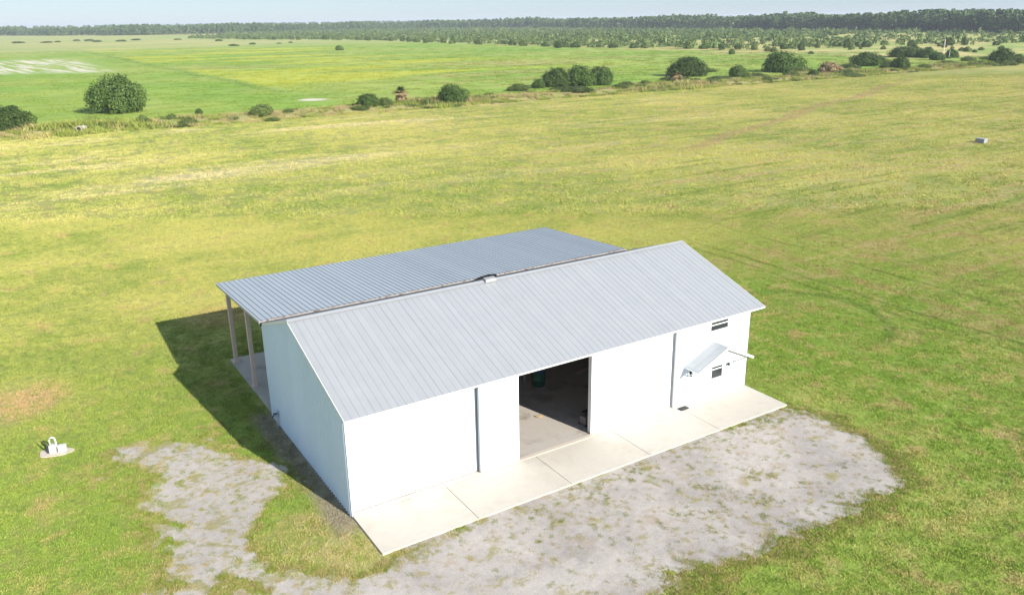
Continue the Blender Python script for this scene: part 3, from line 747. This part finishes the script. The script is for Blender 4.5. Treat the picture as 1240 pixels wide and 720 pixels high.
# cabbage palms with dry skirts
def palm(px, py, hpx, label, tall=1.0):
    P = ground_at(px, py); dist = np.linalg.norm(P-CAM); h = hpx*dist/FPX
    r = np.random.default_rng(int(px)); o = empty('cabbage_palm', (P[0], P[1], float(ditch(P[1]))-.1), 0, label, 'palm')
    MB().tube([(0, 0, 0), (.05, 0, h*.4), (0, .05, h*.7)], [.28, .24, .22], 8).build('trunk', M_bark, o, True)
    for nm, m_, n, e0, e1, ln in (('dry_skirt', M_dry, 60, -1.3, .5, .55), ('fronds', M_leaf2, 30, .3, 1.4, .42)):
        Vv, Ff, tn = [], [], []
        for i in range(n):
            a = r.uniform(0, 6.28); e = r.uniform(e0, e1); l = h*ln*r.uniform(.7, 1.1)
            d = np.array([math.cos(a)*math.cos(e), math.sin(a)*math.cos(e), math.sin(e)]); s_ = np.array([-math.sin(a), math.cos(a), 0])
            base = np.array([0, 0, h*.66]); mid_ = base+d*l*.6
            for k in range(7):
                f = (k-3)/3; tip = mid_+d*l*.4*(1-.3*abs(f))+s_*f*l*.42-np.array([0, 0, abs(f)*l*.06+l*.12])
                q = len(Vv); Vv += [base+d*l*.2, mid_+s_*(f*l*.2-.06*l), tip, mid_+s_*(f*l*.2+.06*l)]; Ff.append((q, q+1, q+2, q+3)); tn.append(r.uniform())
        me = np_mesh(nm, np.array(Vv), np.array(Ff), {'tone': np.array(tn)}); link(nm, me, m_, o)
palm(486, 127, 20, 'brown skirted palm between the spreading bush and compact tree')
palm(818, 103, 17, 'dry brown palm clump in front of the broad domed tree')

# pines
def pine_mesh(r, n_cl, leaf, lo=.36):
    Cs, Ns = [], []
    for i in range(n_cl):
        z = r.uniform(lo, 1.0)**.9; rad = .24*(1.04-z)**.6*1.3*r.uniform(.15, 1)
        a = r.uniform(0, 6.28); c = np.array([rad*math.cos(a), rad*math.sin(a), z])
        n = 7; d = rand_dirs(r, n); Cs.append(c+d*np.array([.06, .06, .03])); Ns.append(d+[0, 0, .5])
    V_, F_ = leaf_quads(r, np.concatenate(Cs), np.concatenate(Ns), leaf, .7)
    return V_, F_, r.uniform(0, 1, len(F_))
PINES = []
for k in range(4):
    r = np.random.default_rng(90+k)
    PINES.append(pine_mesh(r, 18, .14))
for k in range(4):
    r = np.random.default_rng(190+k)
    PINES.append(pine_mesh(r, 19, .15, .04))       # bushier trees, leafed to the ground
def tube_np(x, y, z, h, rad):
    a = np.arange(4)*math.pi/2
    lo = np.stack([x+rad*np.cos(a), y+rad*np.sin(a), np.full(4, z)], 1); hi = np.stack([x+rad*.5*np.cos(a), y+rad*.5*np.sin(a), np.full(4, z+h)], 1)
    return np.concatenate([lo, hi]), np.array([[i, (i+1) % 4, 4+(i+1) % 4, 4+i] for i in range(4)])
def merge(name, protos, pts, m_, label, parent=None, trunk=None):
    """pts rows: x, y, sx, sz, rot, proto index -> one joined mesh"""
    Vs, Fs, Ts = [], [], []; off = 0
    for x, y, sx, sz, rot, k in pts:
        V_, F_, tn = protos[int(k) % len(protos)]
        c_, s_ = math.cos(rot), math.sin(rot)
        Vs.append(np.stack([x+(V_[:, 0]*c_-V_[:, 1]*s_)*sx, y+(V_[:, 0]*s_+V_[:, 1]*c_)*sx, V_[:, 2]*sz], 1)); Fs.append(F_+off); Ts.append(tn*.75+.25*((x*.137+y*.071) % 1)); off += len(V_)
    return np_mesh(name, np.concatenate(Vs), np.concatenate(Fs), {'tone': np.concatenate(Ts)})
FRONT = [(1000, 250), (1042, 499), (1052, 653), (1115, 948), (1147, 1246), (1177, 1845), (1100, 2050), (909, 2150), (531, 2000), (292, 2150), (60, 2600), (-420, 2900)]
fp = []; front_line = []
r = np.random.default_rng(3)
for (a, b) in zip(FRONT, FRONT[1:]):
    a, b = np.array(a, float), np.array(b, float); e = b-a; ln = np.linalg.norm(e); e /= ln; nrm = np.array([e[1], -e[0]]); a = a-e*50; ln += 100
    if nrm@np.array([1., 1.]) < 0: nrm = -nrm
    if abs(e[1]) < .8: nrm = np.array([.1, 1.0])
    near = min(np.linalg.norm(a), np.linalg.norm(b)) < 1400
    for row in range(9 if near else 7):
        q = 0.0
        while q < ln:
            p = a+e*q+nrm*(row*(9 if near else 14)+r.uniform(-4, 4)+18*math.sin(q*.011+1)+8*math.sin(q*.037))
            h = r.uniform(19, 25.5)*(1+.10*math.sin(q*.006+2)+.05*math.sin(q*.023))*(.86 if a[1] > 1800 else 1.0)
            if row == 0 and near and p[1] < 1000: front_line.append((p[0], p[1], h))
            else: fp.append((p[0], p[1], h*r.uniform(.95, 1.25), h, r.uniform(0, 6.28), r.integers(0, 4)+(4 if (not near or row % 2 == 0) else 0)))
            q += (6.5 if near else 9)*r.uniform(.7, 1.4)
# hazy belt further out, closing the horizon
for i in range(1000):
    t = r.uniform(0, 1); ang = math.radians(-4+80*t); dd = r.uniform(4200, 4700)
    fp.append((CAM[0]+dd*math.sin(ang), CAM[1]+dd*math.cos(ang), 60, r.uniform(19, 25), r.uniform(0, 6.28), r.integers(0, 4)))
fo = link('pine_forest', merge('pine_forest', PINES, fp, M_pine, ''), M_pine)
tag(fo, 'dark pine forest closing the horizon behind the scrub', 'forest', kind='stuff')
VV, FF = [], []; off = 0
for x, y, sx, sz, rot, k in fp:
    if abs(x) > 3000 or math.hypot(x, y) > 2000: continue
    a, b = tube_np(x, y, 0, sz*.8, .28); VV.append(a); FF.append(b+off); off += 8
tk = link('trunks', np_mesh('trunks', np.concatenate(VV), np.concatenate(FF)), M_pinebark, fo); tk['kind'] = 'stuff'
pcm = []
for k in range(4):
    V_, F_, tn = pine_mesh(np.random.default_rng(90+k), 48, .085)
    me = np_mesh('crown', V_, F_, {'tone': tn}); me.materials.append(M_pine); pcm.append(me)
ptm = MB().tube([(0, 0, 0), (.003, 0, .5), (0, .004, .93)], [.014, .010, .004], 6).mesh('trunk'); ptm.materials.append(M_pinebark)
r = np.random.default_rng(8)
for x, y, h in front_line:
    o = empty('pine_tree', (x, y, 0), r.uniform(0, 6.28), 'tall slender pine at the edge of the forest', 'pine', 'pines along the forest edge')
    for nm, me in (('crown', pcm[r.integers(0, 4)]), ('trunk', ptm)):
        c_ = bpy.data.objects.new(nm, me); COL.objects.link(c_); c_.parent = o; c_.scale = (h*1.05, h*1.05, h)

# scrub belt
SHR = []
for k in range(4):
    r = np.random.default_rng(40+k); SHR.append(crown(r, 62, lobe_set(r, 4), .46, .0))
SF = [(300, 1500), (340, 1265), (414, 1116), (434, 990), (425, 750), (437, 676), (422, 544), (458, 486), (470, 400), (640, 330), (760, 250), (800, 150), (1000, 150)]
SB = [(1040, 250), (1080, 499), (1090, 653), (1150, 948), (1180, 1246), (1205, 1860), (909, 2160), (531, 2020)]
SPOLY = np.array(SF+SB)
r = np.random.default_rng(17)
n = 30000; px = r.uniform(290, 1210, n); py = r.uniform(150, 2160, n)
sdp = sdist(px, py, SPOLY)
clump = np.sin(px*.021+1.3)*np.sin(py*.017)+.6*np.sin(px*.05+py*.043)+.4*np.sin(px*.11-py*.09)
prob = np.where(sdp > 0, .60, 0)*np.where((px > 560) & (py < 620), .35, 1)
keep = (r.uniform(0, 1, n) < prob*(.55+.45*np.clip(clump+.6, 0, 1.2)))
px, py = px[keep], py[keep]
pts = np.stack([px, py, np.clip(r.lognormal(1.15, .45, len(px)), 1.5, 8), np.clip(r.lognormal(1.2, .38, len(px)), 1.3, 7.5), r.uniform(0, 6.28, len(px)), r.integers(0, 4, len(px))], 1)
tag(link('scrub', merge('scrub', SHR, pts, M_scrub, ''), M_scrub), 'dense green scrub belt between pasture and pine forest', 'scrub', kind='stuff')
# countable shrubs on the scrub's near edge and out on the tan grass
r = np.random.default_rng(23)
edge = []
for (a, b) in zip(SF[1:9], SF[2:10]):
    a, b = np.array(a, float), np.array(b, float); ln = np.linalg.norm(b-a)
    for q in np.arange(0, ln, 26):
        p = a+(b-a)*q/ln+r.uniform(-9, 9, 2)+np.array([-8, 0]); edge.append((p[0], p[1], r.uniform(5, 10), r.uniform(4, 7.5)))
for x, y, ww, hh in edge:
    o = empty('edge_shrub', (x, y, 0), r.uniform(0, 6.28), 'rounded shrub on the near edge of the scrub belt', 'shrub', 'shrubs along the scrub edge')
    k = r.choice(['small0', 'small1', 'small0'])
    c_ = bpy.data.objects.new('crown', CROWN[k]); COL.objects.link(c_); c_.parent = o; c_.scale = (ww/2*1.1, ww/2*1.1, hh)
for i in range(46):
    x, y = r.uniform(420, 640), r.uniform(225, 420)
    o = empty('open_ground_shrub', (x, y, 0), r.uniform(0, 6.28), 'low shrub scattered on the tan grass before the scrub', 'shrub', 'shrubs on the tan grass')
    ww = r.uniform(2.5, 6.5)
    c_ = bpy.data.objects.new('crown', CROWN[r.choice(['small0', 'small1'])]); COL.objects.link(c_); c_.parent = o; c_.scale = (ww/2, ww/2, ww*r.uniform(.4, .7))
for px_, py_, ww in ((22, 52.5, 10), (57, 52, 9), (70, 51.5, 6), (93, 50, 9), (108, 50, 9), (118, 51, 7), (147, 50.5, 9), (165, 49, 12), (215, 48.5, 7), (265, 50, 9), (283, 56, 9), (306, 54, 8), (338, 53, 7), (352, 52, 6), (290, 46, 8), (325, 45, 9)):
    P = ground_at(px_, py_); dd = np.linalg.norm(P-CAM); s_ = ww*dd/FPX
    o = empty('far_shrub', (P[0], P[1], 0), r.uniform(0, 6.28), 'distant dark shrub on the pale grassland before the far forest', 'shrub', 'shrubs on the far pale grassland')
    c_ = bpy.data.objects.new('crown', CROWN[r.choice(['small0', 'small1'])]); COL.objects.link(c_); c_.parent = o; c_.scale = (s_/2*r.uniform(.9, 1.9), s_/2*r.uniform(.8, 1.6), min(s_*.28, 3.6)*r.uniform(.6, 1.1))

# utility pole and marker post, culvert
P = ground_at(1142, 67); up = empty('utility_pole', (P[0], P[1], 0), R(30), 'thin brown wooden pole with a small box in the brush', 'pole')
MB().tube([(0, 0, 0), (0, 0, 9.0)], [.32, .22], 8).build('shaft', M_post, up); MB().box(-.5, .5, -.4, .4, 5.2, 6.6).build('equipment_box', M_grey, up, bevel=.05); MB().beam((-1.2, 0, 8.4), (1.2, 0, 8.4), .15, .2).build('crossarm', M_beam, up)
P = ground_at(1149, 71); mp = empty('marker_post', (P[0], P[1], 0), 0, 'white marker post in the ditch brush near the pole', 'post')
MB().tube([(0, 0, 0), (0, 0, 4.2)], [.14, .12], 8).build('shaft', M_white, mp); MB().lathe([(.16, 0), (.18, .1), (.12, .2), (.03, .26)], (0, 0, 4.2), 8).build('cap', M_grey, mp)
P = ground_at(97, 158); cu = empty('culvert', (P[0], P[1], float(ditch(P[1]))-.2), R(-12), 'pale concrete culvert end showing in the ditch', 'culvert')
MB().box(-1.5, 1.5, .3, .6, 0, 1.15).build('headwall', M_floor, cu, bevel=.05)
ring_ = MB().lathe([(.62, 0), (.62, 2.4), (.5, 2.4), (.5, 0)], (0, 0, 0), 16).build('pipe', M_floor, cu); ring_.rotation_euler = (R(90), 0, 0); ring_.location = (0, .35, .65)

# ------------------------------------------------------------------ grass
def tuft_patch(name, size, n_t, n_b, hgt, wid, rad, seed, m_):
    r = np.random.default_rng(seed)
    tc = r.uniform(-size/2, size/2, (n_t, 2)); C = np.repeat(tc, n_b, 0)+r.normal(size=(n_t*n_b, 2))*rad
    n = len(C); a = r.uniform(0, 6.28, n); hh = np.repeat(r.uniform(.5, 1.25, n_t), n_b)*hgt*r.uniform(.6, 1.2, n); ww = wid*r.uniform(.6, 1.3, n)
    sx, sy = np.cos(a)*ww/2, np.sin(a)*ww/2; ln = r.normal(size=(n, 2))*hh[:, None]*.55
    V_ = np.stack([np.stack([C[:, 0]-sx, C[:, 1]-sy, np.full(n, -.01)], 1), np.stack([C[:, 0]+sx, C[:, 1]+sy, np.full(n, -.01)], 1), np.stack([C[:, 0]+ln[:, 0], C[:, 1]+ln[:, 1], hh], 1)], 1).reshape(-1, 3)
    me = np_mesh(name, V_, np.arange(3*n).reshape(n, 3)); me.materials.append(m_)
    return bpy.data.objects.new(name, me)
def scatter(name, protos, pts, label, cat):
    c_ = bpy.data.collections.new(name+'_sources')
    for o in protos: c_.objects.link(o)
    n = len(pts); me = bpy.data.meshes.new(name)
    me.vertices.add(n); me.vertices.foreach_set('co', np.ascontiguousarray(pts[:, :3], dtype=np.float32).ravel())
    for nm, k in (('g_rot', 3), ('g_scale', 4), ('g_idx', 5)):
        at = me.attributes.new(nm, 'FLOAT', 'POINT'); at.data.foreach_set('value', np.ascontiguousarray(pts[:, k], dtype=np.float32))
    o = bpy.data.objects.new(name, me); COL.objects.link(o)
    g = bpy.data.node_groups.new(name+'_nodes', 'GeometryNodeTree')
    g.interface.new_socket('Geometry', in_out='INPUT', socket_type='NodeSocketGeometry'); g.interface.new_socket('Geometry', in_out='OUTPUT', socket_type='NodeSocketGeometry')
    gi, go = g.nodes.new('NodeGroupInput'), g.nodes.new('NodeGroupOutput')
    ip = g.nodes.new('GeometryNodeInstanceOnPoints'); ci = g.nodes.new('GeometryNodeCollectionInfo')
    ci.inputs['Collection'].default_value = c_; ci.inputs['Separate Children'].default_value = True; ci.inputs['Reset Children'].default_value = True
    def na(k):
        q = g.nodes.new('GeometryNodeInputNamedAttribute'); q.data_type = 'FLOAT'; q.inputs['Name'].default_value = k; return q.outputs[0]
    cx_ = g.nodes.new('ShaderNodeCombineXYZ'); g.links.new(na('g_rot'), cx_.inputs[2])
    ip.inputs['Pick Instance'].default_value = True
    mp_ = g.nodes.new('GeometryNodeMeshToPoints')
    g.links.new(gi.outputs[0], mp_.inputs[0]); g.links.new(mp_.outputs[0], ip.inputs['Points']); g.links.new(ci.outputs[0], ip.inputs['Instance'])
    g.links.new(na('g_idx'), ip.inputs['Instance Index']); g.links.new(cx_.outputs[0], ip.inputs['Rotation']); g.links.new(na('g_scale'), ip.inputs['Scale'])
    g.links.new(ip.outputs[0], go.inputs[0])
    md = o.modifiers.new('scatter', 'NODES'); md.node_group = g
    return tag(o, label, cat, kind='stuff')
def in_view(x, y, mx=60, my=60):
    u, v, zz = project(np.stack([x, y, np.zeros_like(x)], -1))
    return (zz > 1) & (u > -mx) & (u < 1240+mx) & (v > 0) & (v < 720+my), zz
def grid_pts(x0, x1, y0, y1, step, jit):
    gx_, gy_ = np.meshgrid(np.arange(x0, x1, step), np.arange(y0, y1, step)); n = gx_.size
    return gx_.ravel()+rng.uniform(-jit, jit, n), gy_.ravel()+rng.uniform(-jit, jit, n)
def blocked(x, y, m=.15): return ((x > -m) & (x < L+.2+m) & (y > -3.66-m) & (y < 24.1+m))
prs = [tuft_patch('grass_patch', 1.5, 46, 9, .085, .035, .085, 60+k, M_blade) for k in range(5)]
x, y = grid_pts(-60, 120, -22, 105, .95, .45)
v, zz = in_view(x, y); gm = gmask(x, y)
# patches are 1.5 m wide: keep them off concrete and gravel by their centre with a margin
k = v & (zz < 105) & ~blocked(x, y, .75) & (gm < -.45)
x, y, zz = x[k], y[k], zz[k]
A_ = np.stack([x, y, np.zeros_like(x), rng.uniform(0, 6.28, len(x)), rng.uniform(.7, 1.25, len(x)), rng.integers(0, 5, len(x))], 1)
scatter('field_grass', prs, A_, 'short yellow green grass of the mown field', 'grass')
prs2 = [tuft_patch('grass_patch', 3.0, 40, 7, .15, .10, .16, 80+k, M_blade) for k in range(4)]
x, y = grid_pts(-60, 420, 20, 178, 2.6, 1.3)
v, zz = in_view(x, y); k = v & (zz >= 103) & (zz < 330)
x, y = x[k], y[k]
A_ = np.stack([x, y, np.zeros_like(x), rng.uniform(0, 6.28, len(x)), rng.uniform(.7, 1.2, len(x)), rng.integers(0, 4, len(x))], 1)
scatter('distant_field_grass', prs2, A_, 'mown grass of the field towards the ditch', 'grass')
M_past = field_mat('pasture_blades', .70, .85)[0]
x, y = grid_pts(-60, 480, 204, 900, 5.2, 2.6)
v, zz = in_view(x, y); k = v & (rng.uniform(0, 1, len(x)) < .58*np.clip((900-zz)/500, 0, 1)) & ~((x < 62) & (y > 455) & (y < 740))
x, y = x[k], y[k]
prs6 = [tuft_patch('pasture_patch', 3.0, 26, 6, .085, .14, .17, 180+k, M_past) for k in range(4)]
A_ = np.stack([x, y, np.zeros_like(x), rng.uniform(0, 6.28, len(x)), rng.uniform(1.3, 2.6, len(x)), rng.integers(0, 4, len(x))], 1)
scatter('pasture_grass', prs6, A_, 'taller green grass of the pasture beyond the ditch', 'grass')
# single tufts: ragged gravel edge and weeds in the gravel
M_weed = simple('weed_blades', (.25, .29, .055), .7, 0, .45, .6, .2, 'world')
M_weed2 = simple('dry_weed_blades', (.44, .36, .15), .8, 0, .35, .6, .2, 'world')
prs3 = [tuft_patch('weed_tuft', .26, 4+k, 9, .055, .028, .05+.02*(k%3), 100+k, M_weed if k % 2 == 0 else M_weed2) for k in range(6)]
n = 52000; x = rng.uniform(-12, 31, n); y = rng.uniform(-16.5, 14.5, n); gm = gmask(x, y)
cl = wav(x*1.7+5, y*1.7-3)
p = np.where((gm > -1.0) & (gm < .35), .75, 0)
p = np.where(gm >= .35, np.clip(.05+.10*(cl > .75)+.22*np.exp(-(gm-.3)/1.1)+.30*(cl > 1.25), 0, 1), p)
p = np.where((gm > .35) & (y > -4.9) & (y < -3.7) & (x > 0), np.maximum(p, .20+.35*(np.sin(x*1.3)+np.sin(x*.53+1) > .6)), p)
p = np.where((gm > .35) & (x < -.5), np.maximum(p, .14), p)
k = (rng.uniform(0, 1, n) < p) & ~blocked(x, y, .12)
x, y, gm = x[k], y[k], gm[k]
A_ = np.stack([x, y, np.full(len(x), .015), rng.uniform(0, 6.28, len(x)), rng.uniform(.5, 1.35, len(x))*np.where(gm > .8, .75, 1), rng.integers(0, 6, len(x))], 1)
scatter('gravel_weeds', prs3, A_, 'scattered weed tufts growing through the gravel yard', 'weeds')
prs4 = [tuft_patch('edge_tuft', .4, 8, 12, .065, .035, .09, 120+k, M_blade) for k in range(4)]
n = 15000; x = rng.uniform(-12, 32, n); y = rng.uniform(-16.5, 27, n); gm = gmask(x, y)
k = (((gm > -1.2) & (gm < .25)) | (blocked(x, y, 1.0) & (gm < 0))) & ~blocked(x, y, .2)
x, y = x[k], y[k]
A_ = np.stack([x, y, np.full(len(x), 0.0), rng.uniform(0, 6.28, len(x)), rng.uniform(.6, 1.3, len(x)), rng.integers(0, 4, len(x))], 1)
scatter('edge_grass', prs4, A_, 'grass tufts fringing the yard and the barn', 'grass')
# tall weeds of the ditch strip
M_tall = field_mat('tall_weed_blades', 1.25, .8)[0]
prs5 = [tuft_patch('ditch_weeds', 2.8, 18, 12, .80, .14, .3, 140+k, (M_tall, M_weed, M_leaf2, M_weed2, M_weed)[k]) for k in range(5)]
x, y = grid_pts(-40, 460, 178, 203, 1.5, .8)
v, zz = in_view(x, y); k = v & (rng.uniform(0, 1, len(x)) < .55+.35*np.sin(x*.11)*np.sin(y*.3+x*.05)) & (y < 200+3*np.sin(x*.07))
x, y = x[k], y[k]
A_ = np.stack([x, y, ditch(y)-.05, rng.uniform(0, 6.28, len(x)), rng.uniform(.4, 1.1, len(x))*(1+.9*np.clip(np.sin(x*.19+np.sin(y*.4)*2)+np.sin(x*.067+1)-.7, 0, 1)), np.where(np.sin(x*.083)+np.sin(x*.21+y*.5)+rng.normal(size=len(x))*.8 > .5, rng.choice([1, 2, 4], len(x)), rng.choice([0, 0, 3, 1], len(x)))], 1)
scatter('ditch_weeds', prs5, A_, 'tall brown and green weeds filling the ditch strip', 'weeds')

# ------------------------------------------------------------------ haze
hz = MB().box(-9400, 9500, -9400, 9600, -4, 42).build('haze', None)
hm = bpy.data.materials.new('haze'); hm.use_nodes = True; t = hm.node_tree; t.nodes.clear()
o_ = t.nodes.new('ShaderNodeOutputMaterial'); pv = t.nodes.new('ShaderNodeVolumePrincipled')
pv.inputs['Density'].default_value = 0.00012; pv.inputs['Color'].default_value = (.86, .92, 1.0, 1); pv.inputs['Anisotropy'].default_value = 0.0
t.links.new(pv.outputs[0], o_.inputs['Volume']); hz.data.materials.append(hm)
tag(hz, 'thin pale blue summer haze over the plain', 'haze', kind='stuff')
